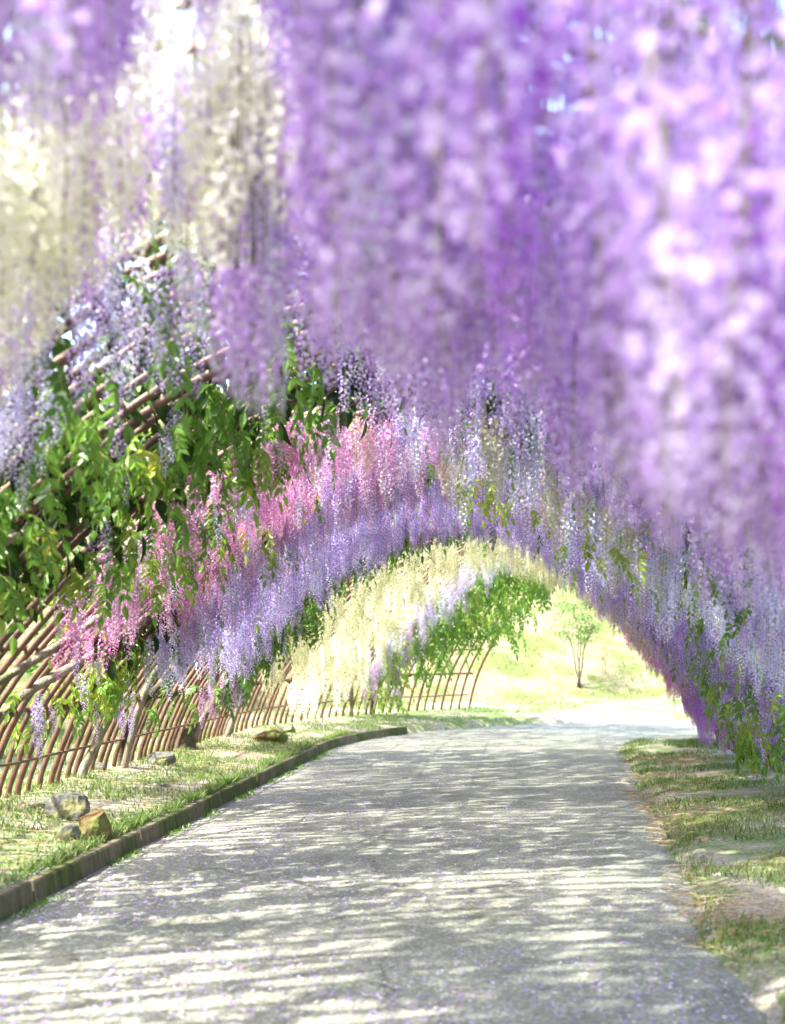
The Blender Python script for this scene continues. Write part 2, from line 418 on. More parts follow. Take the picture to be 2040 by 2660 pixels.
# ------------------------------------------------------------------ racemes
def raceme_mesh(seed, n, L, Rr, fs, mats, sparse_tip=True, name='raceme'):
    r = np.random.default_rng(seed)
    mb = MB()
    bend = r.uniform(-.03, .03, 2)
    def axis_pt(t): return np.array([bend[0] * math.sin(t * 2.6), bend[1] * math.sin(t * 2.1), -t * L])
    mb.tube([axis_pt(t) for t in (-.12, .2, .5, .8, 1.0)], [.004, .003, .0025, .002, .001], 3, 2, False)
    up = np.array([0, 0, 1.])
    for i in range(n):
        t = (max(i + r.uniform(-.4, .4), 0) / n) ** .92
        t = min(max(t, 0), 1)
        ang = i * 2.39996 + r.uniform(-.3, .3)
        env = (1 - .75 * t ** 2.2) * (.55 + .45 * min(1, t / .12))
        ro = Rr * env * r.uniform(.55, 1.08)
        o_ = np.array([math.cos(ang), math.sin(ang), 0])
        c = axis_pt(t) + o_ * ro + up * r.uniform(-.4, .6) * ro * .3
        # floret frame
        tilt = r.uniform(-.7, .9)
        f = o_ * math.cos(tilt) + up * math.sin(tilt) * -.6 + r.normal(0, .25, 3); f /= np.linalg.norm(f)
        side = np.cross(up, f); side /= np.linalg.norm(side) + 1e-6
        u2 = np.cross(f, side)
        k = fs * (1 - .62 * t ** 2.2) * r.uniform(.8, 1.2)
        # banner petal: folded back pair of quads
        b = c; tp = c + u2 * k * .95 - f * k * .15
        l = c + side * k * .58 + u2 * k * .55 + f * k * .12; rr = c - side * k * .58 + u2 * k * .55 + f * k * .12
        mb.poly([b, l, tp, rr], [(0, 1, 2), (0, 2, 3)], 0)
        # wings and keel
        tip = c + f * k * .85 - u2 * k * .12
        mb.poly([c + side * k * .22, tip, c - side * k * .22, c + f * k * .35 + u2 * k * .22], [(0, 1, 3), (3, 1, 2)], 1)
    return mb.mesh(name, mats)
def family(mats, seed, n=115, L=.5, Rr=.052, fs=.023, k=4):
    return [raceme_mesh(seed + i, int(n * (0.9 + .1 * i)), L * (.9 + .08 * i), Rr, fs, mats + [STALK]) for i in range(k)]
F = {
    'lilac': family([LILAC, LILAC_K], 10, 64, .50, .085, .042),
    'lilac_fine': family([LILAC, LILAC_K], 90, 120, .52, .078, .029),
    'lavender': family([LAV, LAV_K], 20, 85, .5, .062, .030),
    'white': family([WHITE, WHITE_K], 30, 52, .42, .080, .050),
    'cream': family([CREAM, CREAM_K], 40, 80, .55, .062, .031),
    'pink': family([PINK, PINK_K], 50, 75, .40, .066, .031),
    'mauve': family([MAUVE, MAUVE_K], 60, 80, .48, .062, .030),
    'violet': family([VIOLET, VIOLET_K], 70),
    'pale': family([PALE, PALE_K], 80, 80, .48, .062, .031),
}
# ------------------------------------------------------------------ compound leaves
def leaf_mesh(seed, mat, n=5, Ls=.075, Wd=.032, rl=.24):
    r = np.random.default_rng(seed); mb = MB()
    yaw = 0
    pts = []
    for i in range(n * 2 + 2):
        t = i / (n * 2 + 1); pts.append(np.array([rl * math.sin(t * 1.45) * .75, 0.01 * math.sin(t * 3), rl * (.10 * math.sin(t * 3) - .75 * t ** 1.7)]))
    mb.tube(pts[::2] + [pts[-1]], .0022, 3, 1, False)
    def leaflet(base, d, nrm, L, Wd):
        d = d / np.linalg.norm(d); sd = np.cross(d, nrm); sd /= np.linalg.norm(sd); nn = np.cross(sd, d)
        def q(a, b, h): return base + d * L * a + sd * Wd * b + nn * h * L
        v = [q(0, 0, 0), q(.3, .46, .05), q(.3, -.46, .05), q(.32, 0, -.02), q(.68, .36, .02), q(.68, -.36, .02), q(.68, 0, -.06), q(1.04, 0, -.16)]
        mb.poly(v, [(0, 1, 3), (0, 3, 2), (3, 1, 4, 6), (2, 3, 6, 5), (6, 4, 7), (5, 6, 7)], 0)
    for i in range(n):
        t = (i + .9) / (n + .6); k = int(t * (len(pts) - 1)); p = pts[k]; dd = pts[min(k + 1, len(pts) - 1)] - pts[k - 1]; dd = dd / np.linalg.norm(dd)
        for sgn in (-1, 1):
            d = dd * .55 + np.array([0, sgn * .85, 0]) + np.array([0, 0, -.55]) + r.normal(0, .16, 3)
            nrm = np.array([.5, sgn * -.3, .8]) + r.normal(0, .25, 3)
            leaflet(p, d, nrm, Ls * r.uniform(.8, 1.15) * (1 - .15 * abs(t - .5)), Wd * r.uniform(.85, 1.15))
    leaflet(pts[-1], np.array([.3, 0, -1]) + r.normal(0, .1, 3), np.array([1, 0, .3]), Ls * 1.15, Wd * 1.1)
    return mb.mesh('leaf', [mat, STALK])
LF = {'g': [leaf_mesh(1 + i, LEAF, 6 + i % 2, .078, .035, .27) for i in range(4)],
      'd': [leaf_mesh(11 + i, LEAFD, 6 + i % 2, .078, .035, .27) for i in range(3)],
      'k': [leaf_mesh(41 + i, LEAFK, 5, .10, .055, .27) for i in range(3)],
      'y': [leaf_mesh(21 + i, LEAFY, 4 + i % 2, .085, .036, .22) for i in range(3)],
      'o': [leaf_mesh(31 + i, LEAFO, 3, .075, .026, .18) for i in range(2)]}

def to_mesh_rows(me):
    v = np.empty(len(me.vertices) * 3); me.vertices.foreach_get('co', v); return v.reshape(-1, 3), [tuple(p.vertices) for p in me.polygons], [p.material_index for p in me.polygons]

def euler_m(rx, ry, rz):
    from mathutils import Euler
    return np.array(Euler((rx, ry, rz)).to_matrix())

def place_many(root, base, items, part, stuff_name, mats_of, cap=295):
    """items: (family list, loc, rot, scale, size in view). The largest in view become parts, the rest one joined part"""
    items.sort(key=lambda t: -t[4])
    for fam, loc, rot, sc, _ in items[:cap]:
        add(part, random.choice(fam), root, tuple(a - b for a, b in zip(loc, base)), rot, sc)
    rest = items[cap:]
    if rest:
        V = []; Fc = []; M = []; off = 0; mats = []
        cache = {}
        for fam, loc, rot, sc, _ in rest:
            me = random.choice(fam)
            if me.name not in cache: cache[me.name] = to_mesh_rows(me)
            v, f, m = cache[me.name]
            mm = []
            for x in me.materials:
                if x not in mats: mats.append(x)
                mm.append(mats.index(x))
            V.append((v * (np.array(sc) if isinstance(sc, tuple) else sc)) @ euler_m(*rot).T + np.array(loc) - np.array(base))
            Fc += [tuple(i + off for i in q) for q in f]; M += [mm[i] for i in m]; off += len(v)
        o = add(stuff_name, make_mesh(stuff_name, np.concatenate(V), Fc, mats, M), root); o['kind'] = 'stuff'

def view_size(p, L):
    d = max(p[1], .8)
    a = p[0] / d
    return L / d * (1 if -.5 < a < .27 and p[1] > 0 else .1)

def vine_stem(root, base, side, s0, s1, rad=.035, reach=.55, seed=0, mat=BARK):
    """twisting woody trunk: up the arch from the ground, then along under the roof"""
    r = random.Random(seed); pts = []; rads = []
    n = 26
    for i in range(n + 1):
        t = i / n
        v = side * (1.0 - reach * min(1, t * 1.35))
        s = s0 + (s1 - s0) * max(0, t - .25) / .75 + .10 * math.sin(t * 9 + seed)
        p = P(s, max(-1, min(1, v + side * .0)), .05 + .045 * math.sin(t * 13 + seed))
        z = p[2] - (.10 if i == 0 else 0)
        pts.append((p[0] - base[0], p[1] - base[1], z - base[2]))
        rads.append(rad * (1.25 - .8 * t) * (1 + .12 * math.sin(i * 1.9 + seed)))
    pts2 = []; r2 = []
    for i in range(len(pts) - 1):
        for k in (0, .5):
            pts2.append(tuple(a + (b - a) * k for a, b in zip(pts[i], pts[i + 1]))); r2.append(rads[i] + (rads[i + 1] - rads[i]) * k)
    mb = MB(); mb.tube(pts2, r2, 8); add('trunk', mb.mesh('trunk', [mat], True), root)

VINES = {}
def vine(key, label, side, s0, s1, flowers=(), leaves=(), group='wisteria vines on the tunnel', rad=.035, reach=.6, hang_twigs=True, mat=BARK, sb=None):
    """flowers: (family, n, sa, sb, va, vb, scale_lo, scale_hi, drop_lo, drop_hi); leaves: (kind, n, sa, sb, va, vb, scale, inset)"""
    sbase = sb if sb is not None else s0
    x, y, z = P(sbase, side * 1.0)
    base = (x, y, terrain(x, y))
    root = add('wisteria_vine', None, None, base); tag(root, label, 'wisteria', group)
    vine_stem(root, base, side, sbase, s1, rad, reach, len(VINES) * 1.7, mat)
    items = []; twigs = MB()
    for (fam, n, sa, sb_, va, vb, slo, shi, dlo, dhi) in flowers:
        for i in range(n):
            s = random.uniform(sa, sb_); v = random.uniform(va, vb)
            p = P(s, v, .05)
            d = random.uniform(dlo, dhi); sc = random.uniform(slo, shi)
            loc = (p[0], p[1], p[2] - d)
            lim = terrain(p[0], p[1]) + .1 + .6 * sc
            if loc[2] < lim - .2: continue
            items.append((F[fam], loc, (random.uniform(-.05, .05), random.uniform(-.05, .05), random.uniform(0, 6.28)), sc, view_size(loc, sc)))
            if d > .12:
                top = (p[0] - base[0] + random.uniform(-.06, .06), p[1] - base[1] + random.uniform(-.06, .06), p[2] + .06 - base[2])
                twigs.tube([top, (p[0] - base[0], p[1] - base[1], p[2] - d - base[2])], .003, 3, 0, False)
    if items: place_many(root, base, items, 'raceme', 'blossom_mass', None)
    if twigs.v:
        o = add('twigs', twigs.mesh('twigs', [BARKD]), root); o['kind'] = 'stuff'
    items = []
    for (kind, n, sa, sb_, va, vb, scl, ins) in leaves:
        for i in range(n):
            for _ in range(12):
                s = random.uniform(sa, sb_); v = random.uniform(va, vb)
                if kind == 'k' or key == 'green_far' or mnoise.noise(Vector((s * 1.5, v * 6, 7))) > random.uniform(-.25, .3): break
            p = P(s, v, ins + random.uniform(-.08, .12)); sc = scl * random.uniform(.75, 1.25)
            fam = LF[random.choice(kind)]
            items.append((fam, p, (random.uniform(-.35, .35), random.uniform(-.2, .6), random.uniform(0, 6.28)), sc, view_size(p, sc * .3)))
    if items: place_many(root, base, items, 'leaf', 'foliage', None)
    VINES[key] = root
    return root, base

#  near canopy, hung low over the camera ------------------------------------------------
ENVX = [-200, 20, 250, 330, 400, 470, 560, 700, 780, 820, 840, 790, 860, 960, 1050, 1150, 1230, 1300, 1420, 1500, 1560, 1640, 1760, 1880, 2000, 2300]
ENVY = [300, 430, 430, 170, 150, 130, 90, 60, 200, 980, 1120, 1150, 980, 960, 1060, 1190, 1070, 1130, 1180, 1420, 1320, 1300, 1420, 1500, 1560, 1640]
def near_canopy(key, label, side, d0, d1, x0, x1, n, fams, skip=None, group='lilac wisteria hanging low over the path', loose=160, clear=1.0, ex=None, ey=None, pxl=None, szl=(.85, 1.5), thin=0, low=False):
    ex = ex or ENVX; ey = ey or ENVY
    xb, yb, zb_ = P((d0 + d1) / 2, side * 1.0); base = (xb, yb, terrain(xb, yb))
    root = add('wisteria_vine', None, None, base); tag(root, label, 'wisteria', group)
    vine_stem(root, base, side, (d0 + d1) / 2, d1, .04, .9, len(VINES) * 1.7)
    items = []; tw = MB(); tries = 0
    while len(items) < n and tries < n * 40:
        tries += 1
        D = math.sqrt(random.uniform(d0 ** 2, d1 ** 2)); X = random.uniform(x0, x1)
        if math.hypot(X, D) < 1.05: continue
        px = 1350 + 2900 * X / D
        if not (-500 < px < 2500) and random.random() < .85: continue
        if pxl and not (pxl[0] < px < pxl[1]): continue
        if not pxl and 300 < px < 705 and random.random() < thin: continue
        env = float(np.interp(px, ex, ey)) - abs(random.gauss(0, loose)) * clear
        zb = EYE + (1690 - env) * D / 2900
        vv_ = -1; w = X - CX
        q = max(-1, min(1, w / HALF)); roof = .28 + 3.2 * (1 - abs(q) ** 2.3)
        fam = random.choice(fams); sc = random.uniform(*szl); L = .55 * sc
        if zb + L > roof - .02:
            if roof - .02 - zb < .30: continue
            zt = roof - .02; sc = (zt - zb) / .55; L = .55 * sc
        else:
            zt = random.uniform(zb + L, roof - .02) if random.random() < .62 else zb + L
        if low: zt = zb + L
        if zt - L < 1.45: continue
        items.append((F[fam], (X, D, zt), (random.uniform(-.06, .06), random.uniform(-.06, .06), random.uniform(0, 6.28)), sc, sc / D))
        if roof - zt > .1:
            tw.tube([(X - base[0] + random.uniform(-.05, .05), D - base[1], roof + .05 - base[2]), (X - base[0], D - base[1], zt - base[2])], .0025, 3, 0, False)
    place_many(root, base, items, 'raceme', 'blossom_mass', None)
    if tw.v: o = add('twigs', tw.mesh('twigs', [BARKD]), root); o['kind'] = 'stuff'
    VINES[key] = root
    return root, base

near_canopy('n1', 'violet lilac wisteria, most blurred of all, filling the top right of the photo', 1, 1.3, 2.4, -.75, .9, 80, ['lilac_fine'] * 8 + ['violet'], loose=150)
near_canopy('n2', 'soft lilac wisteria racemes hanging lowest over the right half of the path', 1, 2.4, 3.5, -1.0, 1.3, 200, ['lilac_fine'] * 6 + ['lilac'] + ['lavender'], loose=95)
near_canopy('n3', 'pale lilac wisteria drooping behind the most blurred racemes, right of centre', 1, 3.5, 5.6, -1.1, 1.8, 290, ['lilac'] * 3 + ['lilac_fine'] * 3 + ['pale'], loose=130)
near_canopy('n4', 'whitish lilac wisteria racemes in the upper left corner above the cream ones', -1, 1.5, 3.2, -2.0, -.28, 125, ['lilac'] * 2 + ['pale'] * 3, loose=120)

near_canopy('n5', 'few blurred lilac racemes dangling alone below the cream white ones', -1, 3.0, 3.8, -1.2, -.6, 15, ['lilac'] * 3 + ['pale'], loose=50,
            ex=[470, 560, 565, 600, 730], ey=[1000, 930, 920, 1080, 1140], pxl=(480, 740), szl=(.45, .7), low=True)
T = lambda n, a, b, va, vb: ('k', n, a, b, va, vb, 1.5, -.34)      # leafy layer added on top of the pipes, its bands spaced to shade the path
near_canopy('white', 'creamy white wisteria racemes hanging at the upper left in front of dark pipes', -1, 2.9, 5.0, -2.4, -.5, 270, ['white'] * 8 + ['pale', 'lilac', 'lilac'], group='wisteria vines on the tunnel',
            loose=150, ex=[-300, 20, 90, 150, 230, 300, 400, 560, 640, 690, 750], ey=[1180, 1120, 1030, 930, 850, 780, 740, 800, 900, 930, 900], pxl=(-300, 745), szl=(.7, 1.1))
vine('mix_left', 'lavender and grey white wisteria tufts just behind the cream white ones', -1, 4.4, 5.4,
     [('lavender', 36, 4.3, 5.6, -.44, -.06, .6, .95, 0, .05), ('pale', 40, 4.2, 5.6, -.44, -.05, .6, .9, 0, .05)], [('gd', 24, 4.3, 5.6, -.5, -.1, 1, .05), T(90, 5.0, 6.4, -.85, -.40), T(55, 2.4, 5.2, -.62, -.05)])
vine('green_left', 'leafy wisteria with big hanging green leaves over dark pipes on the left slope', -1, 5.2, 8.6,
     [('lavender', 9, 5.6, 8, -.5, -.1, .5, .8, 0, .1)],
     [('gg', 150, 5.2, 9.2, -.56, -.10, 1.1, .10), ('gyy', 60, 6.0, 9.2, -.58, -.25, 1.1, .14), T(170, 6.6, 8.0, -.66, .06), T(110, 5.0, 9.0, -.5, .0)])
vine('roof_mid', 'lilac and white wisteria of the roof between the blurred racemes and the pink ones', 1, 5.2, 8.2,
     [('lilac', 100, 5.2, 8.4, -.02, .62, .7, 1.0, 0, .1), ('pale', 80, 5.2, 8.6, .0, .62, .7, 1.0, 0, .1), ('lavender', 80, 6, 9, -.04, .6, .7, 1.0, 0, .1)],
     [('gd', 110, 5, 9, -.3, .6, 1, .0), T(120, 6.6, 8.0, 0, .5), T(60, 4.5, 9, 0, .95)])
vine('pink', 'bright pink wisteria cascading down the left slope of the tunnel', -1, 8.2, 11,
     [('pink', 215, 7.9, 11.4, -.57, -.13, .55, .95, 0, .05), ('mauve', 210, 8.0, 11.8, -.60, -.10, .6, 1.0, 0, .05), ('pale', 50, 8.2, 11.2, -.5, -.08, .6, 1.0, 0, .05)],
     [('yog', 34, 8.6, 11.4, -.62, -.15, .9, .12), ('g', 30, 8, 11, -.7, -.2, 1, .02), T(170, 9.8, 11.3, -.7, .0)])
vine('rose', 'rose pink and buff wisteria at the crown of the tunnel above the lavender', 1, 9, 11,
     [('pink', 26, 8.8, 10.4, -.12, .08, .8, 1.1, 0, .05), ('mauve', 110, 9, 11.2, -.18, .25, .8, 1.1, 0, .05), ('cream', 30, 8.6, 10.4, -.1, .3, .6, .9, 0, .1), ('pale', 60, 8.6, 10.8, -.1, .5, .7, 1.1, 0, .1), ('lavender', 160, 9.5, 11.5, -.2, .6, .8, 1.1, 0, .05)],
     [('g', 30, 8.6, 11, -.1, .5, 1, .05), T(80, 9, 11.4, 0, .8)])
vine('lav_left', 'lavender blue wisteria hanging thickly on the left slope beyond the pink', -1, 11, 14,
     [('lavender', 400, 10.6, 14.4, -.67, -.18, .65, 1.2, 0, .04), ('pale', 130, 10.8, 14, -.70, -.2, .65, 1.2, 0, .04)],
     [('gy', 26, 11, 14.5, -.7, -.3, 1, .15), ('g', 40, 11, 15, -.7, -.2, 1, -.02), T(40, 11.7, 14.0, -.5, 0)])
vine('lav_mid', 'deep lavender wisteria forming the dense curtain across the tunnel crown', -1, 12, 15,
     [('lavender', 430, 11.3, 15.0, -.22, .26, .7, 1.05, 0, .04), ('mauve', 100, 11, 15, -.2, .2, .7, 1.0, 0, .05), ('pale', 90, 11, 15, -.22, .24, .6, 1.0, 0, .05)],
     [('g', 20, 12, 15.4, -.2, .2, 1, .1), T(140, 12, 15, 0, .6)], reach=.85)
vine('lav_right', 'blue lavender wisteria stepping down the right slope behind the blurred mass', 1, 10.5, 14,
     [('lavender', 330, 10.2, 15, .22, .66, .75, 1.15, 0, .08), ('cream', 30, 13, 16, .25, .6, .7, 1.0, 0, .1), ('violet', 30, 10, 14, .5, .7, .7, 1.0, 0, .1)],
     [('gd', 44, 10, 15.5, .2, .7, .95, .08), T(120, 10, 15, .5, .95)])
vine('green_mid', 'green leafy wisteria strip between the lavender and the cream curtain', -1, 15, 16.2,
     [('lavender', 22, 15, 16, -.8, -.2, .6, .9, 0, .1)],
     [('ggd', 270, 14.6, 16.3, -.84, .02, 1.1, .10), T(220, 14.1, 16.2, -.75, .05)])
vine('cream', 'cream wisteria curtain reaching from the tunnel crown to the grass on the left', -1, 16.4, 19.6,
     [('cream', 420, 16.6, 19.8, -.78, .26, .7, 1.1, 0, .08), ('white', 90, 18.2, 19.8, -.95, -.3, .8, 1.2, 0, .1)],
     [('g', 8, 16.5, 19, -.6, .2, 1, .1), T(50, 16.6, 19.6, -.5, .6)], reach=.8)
vine('small_lav', 'sparse pale lavender wisteria between the cream curtain and the far green leaves', -1, 19.8, 20.6,
     [('lavender', 70, 19.8, 20.7, -.9, .1, .7, 1.1, 0, .1), ('pale', 70, 19.7, 20.6, -.8, .2, .7, 1.1, 0, .1), ('mauve', 20, 19.9, 20.6, -.9, -.5, .7, 1, 0, .1)],
     [('g', 30, 20, 20.8, -.85, -.2, 1, .1)])
vine('green_far', 'fresh green leafy wisteria over the far mouth of the tunnel', -1, 20.4, 22.1, [],
     [('gy', 200, 20.5, 22.2, -.58, .12, 1.3, .12), ('gg', 250, 20.5, 22.25, -.60, .22, 1.4, .18), ('g', 90, 20.2, 21.4, -.80, -.5, 1.3, .1), ('y', 50, 19.9, 20.7, -.97, -.62, 1.3, .15)], mat=BARKD)
vine('mauve_right', 'dusky mauve wisteria on the right slope near the tunnel mouth', 1, 15, 18.5,
     [('mauve', 250, 14.6, 18.0, .34, .82, .6, .95, 0, .04), ('cream', 90, 14.5, 17, .2, .6, .6, .9, 0, .05), ('pink', 70, 15, 18.5, .5, .85, .8, 1.1, 0, .1)],
     [('gd', 60, 15, 21, .25, .75, 1, .05), T(120, 15, 20, .3, .9)])
vine('violet_right', 'vivid violet wisteria hanging down to the grass at the right wall', 1, 15, 17,
     [('violet', 70, 14.4, 17.6, .70, .92, .9, 1.2, 0, .1), ('mauve', 100, 14, 17.5, .7, .92, .8, 1.1, 0, .1)],
     [('g', 20, 13.5, 17, .8, .97, 1, .02)])
vine('green_right', 'large green leaved wisteria with violet tufts at the right edge of the photo', 1, 9.5, 13,
     [('lavender', 110, 9.5, 14, .55, .88, .7, 1.1, 0, .1), ('violet', 40, 10, 14, .6, .92, .7, 1, 0, .1), ('pale', 30, 9.5, 13, .6, .85, .7, 1, 0, .1)],
     [('ggy', 110, 9.4, 13.5, .60, .97, 1.1, .22), ('y', 40, 9.5, 13.5, .74, 1.0, 1.1, .2)])
vine('pale_right', 'white lilac wisteria racemes lit brightly at the right edge above the green leaves', 1, 7, 9.2,
     [('pale', 90, 6.8, 9.6, .34, .62, .75, 1.15, 0, .12), ('white', 16, 7, 9.5, .3, .55, .7, 1, 0, .1), ('lilac', 30, 6, 9, .3, .6, .8, 1.1, 0, .1)],
     [('yg', 46, 7, 10.5, .16, .6, .8, .25)])
vine('buff_right', 'buff yellow and white wisteria sprays with yellow green leaves right of the crown', 1, 7.5, 9.5,
     [('cream', 34, 7.2, 9.4, .05, .40, .55, .85, .2, .55), ('pale', 44, 7.2, 9.6, .05, .45, .8, 1.2, .1, .45)],
     [('y', 30, 7.2, 9.6, .05, .45, .75, .6)])
vine('wall_left', 'yellow green young wisteria leaves clinging to the lower left pipes', -1, 8.8, 11.5,
     [('lavender', 14, 9, 12, -.86, -.7, .5, .8, 0, .05), ('pink', 14, 8.4, 9.6, -.70, -.6, .6, .9, 0, .02)],
     [('y', 110, 8.8, 11.0, -.88, -.68, .95, -.14), ('yg', 40, 9.4, 10.8, -.84, -.70, .95, .06)], rad=.042, reach=.45)
vine('wall_stem', 'dark leaning wisteria trunk between the pipes on the left bank', -1, 12.2, 13.6,
     [('mauve', 24, 14.0, 16, -.86, -.74, .6, .9, 0, .05)],
     [('g', 40, 12, 16, -.88, -.6, .9, .02)], rad=.045, reach=.5, mat=BARKD)
vine('back_left', 'lilac wisteria arching overhead at the near end of the tunnel', -1, -1, 1, [('lilac', 120, -1.4, 1.0, -.5, .5, .7, 1.0, 0, .05)], [('g', 60, -1.4, 2, -.6, .6, 1, 0), T(200, -1, 4, 0, .9), T(150, -1.4, 2.6, -.7, 0)])  # unseen roof leaves added here keep direct sun off the near racemes

# ------------------------------------------------------------------ rocks
def rock(label, x, y, sx, sy, sz, seed, mat, rough=.35, sink=.25, rz=0, name='rock'):
    import bmesh
    bm = bmesh.new(); bmesh.ops.create_icosphere(bm, subdivisions=4, radius=1)
    off = Vector((seed * 3.7, seed * 1.3, 0))
    rr = random.Random(seed)
    planes = [(Vector((rr.gauss(0, 1), rr.gauss(0, 1), rr.gauss(0, .8))).normalized(), rr.uniform(.55, .85)) for _ in range(9)]
    for v in bm.verts:
        c = v.co.copy()
        for n_, d in planes:
            k = c.dot(n_)
            if k > d: c -= n_ * (k - d) * .85
        c *= 1 + rough * .35 * mnoise.noise(c * 1.7 + off) + .10 * rough * mnoise.noise(c * 6 + off) + .05 * rough * mnoise.noise(c * 17 + off)
        v.co = Vector((c.x * sx, c.y * sy, c.z * sz))
    me = bpy.data.meshes.new(name); bm.to_mesh(me); bm.free(); me.materials.append(mat)
    o = add(name, me, None, (x, y, terrain(x, y) + sz * (1 - sink) * .6), (0, 0, rz))
    return tag(o, label, 'rock', 'rocks on the left grass bank')
def at_px(px, py, zz=.25):
    D = (EYE - zz) * 2900 / (py - 1690); return (px - 1350) / 2900 * D, D
for (px, py, zz, sx, sy, sz, seed, mat, lab) in [
    (178, 2112, .24, .19, .17, .16, 3, ROCKG, 'largest grey rock with a dark pitted top on the left bank'),
    (251, 2174, .15, .15, .12, .17, 5, ROCKM, 'ochre and green mossy boulder beside the kerb'),
    (100, 2098, .25, .085, .06, .05, 8, ROCKG, 'small pale rock left of the largest grey rock'),
    (178, 2168, .20, .09, .10, .085, 9, ROCKG, 'grey rock tucked against the left side of the mossy boulder'),
    (204, 2240, .18, .07, .05, .03, 12, ROCKD, 'flat dark stone lowest on the left bank near the kerb'),
    (426, 2034, .22, .07, .05, .022, 14, ROCKD, 'flat dark stone alone in the grass in the middle of the bank'),
    (332, 2152, .19, .045, .04, .035, 15, ROCKG, 'small brown grey stone right of the mossy boulder'),
    (700, 1925, .22, .26, .25, .17, 21, ROCKM, 'brown mossy boulder in the shade under the cream curtain'),
    (748, 1900, .24, .14, .10, .07, 23, ROCKG, 'low grey rock just behind the brown mossy boulder'),
    (248, 2008, .28, .10, .07, .07, 25, ROCKG, 'dark edged grey rock at the foot of the pipes'),
    (420, 1985, .26, .17, .14, .11, 27, ROCKG, 'pale rock under the dark leaning vine trunk'),
]:
    x, y = at_px(px, py, zz); rock(lab, x, y, sx, sy, sz, seed, mat)
# mossy stump by the pipes
x, y = at_px(468, 1950, .25); mb = MB(); hgt = .34
ring = 20; lv = [(0, 1.35), (.08, 1.1), (.2, 1.0), (.3, .97), (.34, .92)]
for (h, k) in lv:
    for i in range(ring):
        a = 2 * math.pi * i / ring; rr = .17 * k * (1 + .12 * math.sin(a * 5 + 1) + .05 * math.sin(a * 11))
        mb.v.append((rr * math.cos(a), rr * math.sin(a), h - .04 + (.02 * math.sin(a * 3) if h > .3 else 0)))
for j in range(len(lv) - 1):
    for i in range(ring):
        mb.f.append((j * ring + i, j * ring + (i + 1) % ring, (j + 1) * ring + (i + 1) % ring, (j + 1) * ring + i)); mb.m.append(0)
c = len(mb.v); mb.v.append((0, 0, hgt - .06))
for i in range(ring): mb.f.append(((len(lv) - 1) * ring + i, (len(lv) - 1) * ring + (i + 1) % ring, c)); mb.m.append(0)
o = add('tree_stump', mb.mesh('tree_stump', [BARKD], True), None, (x, y, terrain(x, y))); tag(o, 'dark squat stump standing in the grass in front of the pipes', 'stump')

# ------------------------------------------------------------------ grass, straw, petals
def blades(name, n, sampler, mat, h0, h1, wd=.006, lean=.6, kind_label='short green grass', parent=None):
    V = []; Fc = []
    c = 0
    for i in range(n):
        p = sampler()
        if p is None: continue
        x, y, sc = p; z = terrain(x, y) - .005
        h = random.uniform(h0, h1) * sc; a = random.uniform(0, 6.28); l = random.uniform(.1, lean) * h
        dx, dy = math.cos(a), math.sin(a); ww = wd * (.6 + .4 * sc) * random.uniform(.7, 1.4)
        b = random.uniform(0, 6.28); ox, oy = math.cos(b) * ww, math.sin(b) * ww
        V += [(x - ox, y - oy, z), (x + ox, y + oy, z), (x + dx * l * .4 + ox * .7, y + dy * l * .4 + oy * .7, z + h * .6), (x + dx * l * .4 - ox * .7, y + dy * l * .4 - oy * .7, z + h * .6), (x + dx * l, y + dy * l, z + h)]
        Fc += [(c, c + 1, c + 2, c + 3), (c + 3, c + 2, c + 4)]; c += 5
    o = add(name, make_mesh(name, V, Fc, [mat])); tag(o, kind_label, 'grass', None, 'stuff'); return o
def patch(x, y, f=1.3, off=0): return mnoise.noise(Vector((x * f, y * f, off)))
def bank():
    s = random.uniform(4.2 ** .5, 24 ** .5) ** 2; a = random.uniform(2.28, 5.4)
    x, y = pos(s, -a)
    if patch(x, y) < random.uniform(-.35, .25): return None
    return x, y, random.uniform(.6, 1.3)
def verge():
    s = random.uniform(4.2 ** .5, 20 ** .5) ** 2; w = path_edge(s) - .03 + abs(random.gauss(0, 1.1))
    x, y = pos(s, w)
    if w > 4.6 or patch(x, y, 1.6, 5) < random.uniform(-.2, .35): return None
    return x, y, random.uniform(.6, 1.2)
def lip():
    s = random.uniform(4.2, 19); w = -2.27 - abs(random.gauss(0, .05)); x, y = pos(s, w)
    if patch(x, y, 1.1, 3) < random.uniform(-.3, .3): return None
    return x, y, random.uniform(.7, 1.4)
def hill():
    x = random.uniform(-14, 10); y = random.uniform(24, 42)
    if lateral(x, y) > -2.5 or patch(x, y, .5, 9) < random.uniform(-.3, .2): return None
    return x, y, random.uniform(.8, 1.6)
blades('grass', 100000, bank, GRASS, .02, .075, .004, .9, 'short bright green grass on the left bank')
blades('grass', 60000, verge, GRASS, .02, .07, .004, 1.0, 'patchy grass along the right edge of the path')
blades('grass', 14000, lip, GRASS, .03, .08, .004, 1.2, 'grass spilling over the top of the concrete kerb')
blades('grass', 26000, hill, GRASS, .03, .09, .012, .9, 'thin grass on the sunlit hillside beyond the tunnel')
def straw_fn():
    s = random.uniform(4.4, 16); w = path_edge(s) - .15 + abs(random.gauss(0, .9)); x, y = pos(s, w)
    if patch(x, y, 1.1, 14) < random.uniform(-.1, .3): return None
    return x, y
mb = MB()
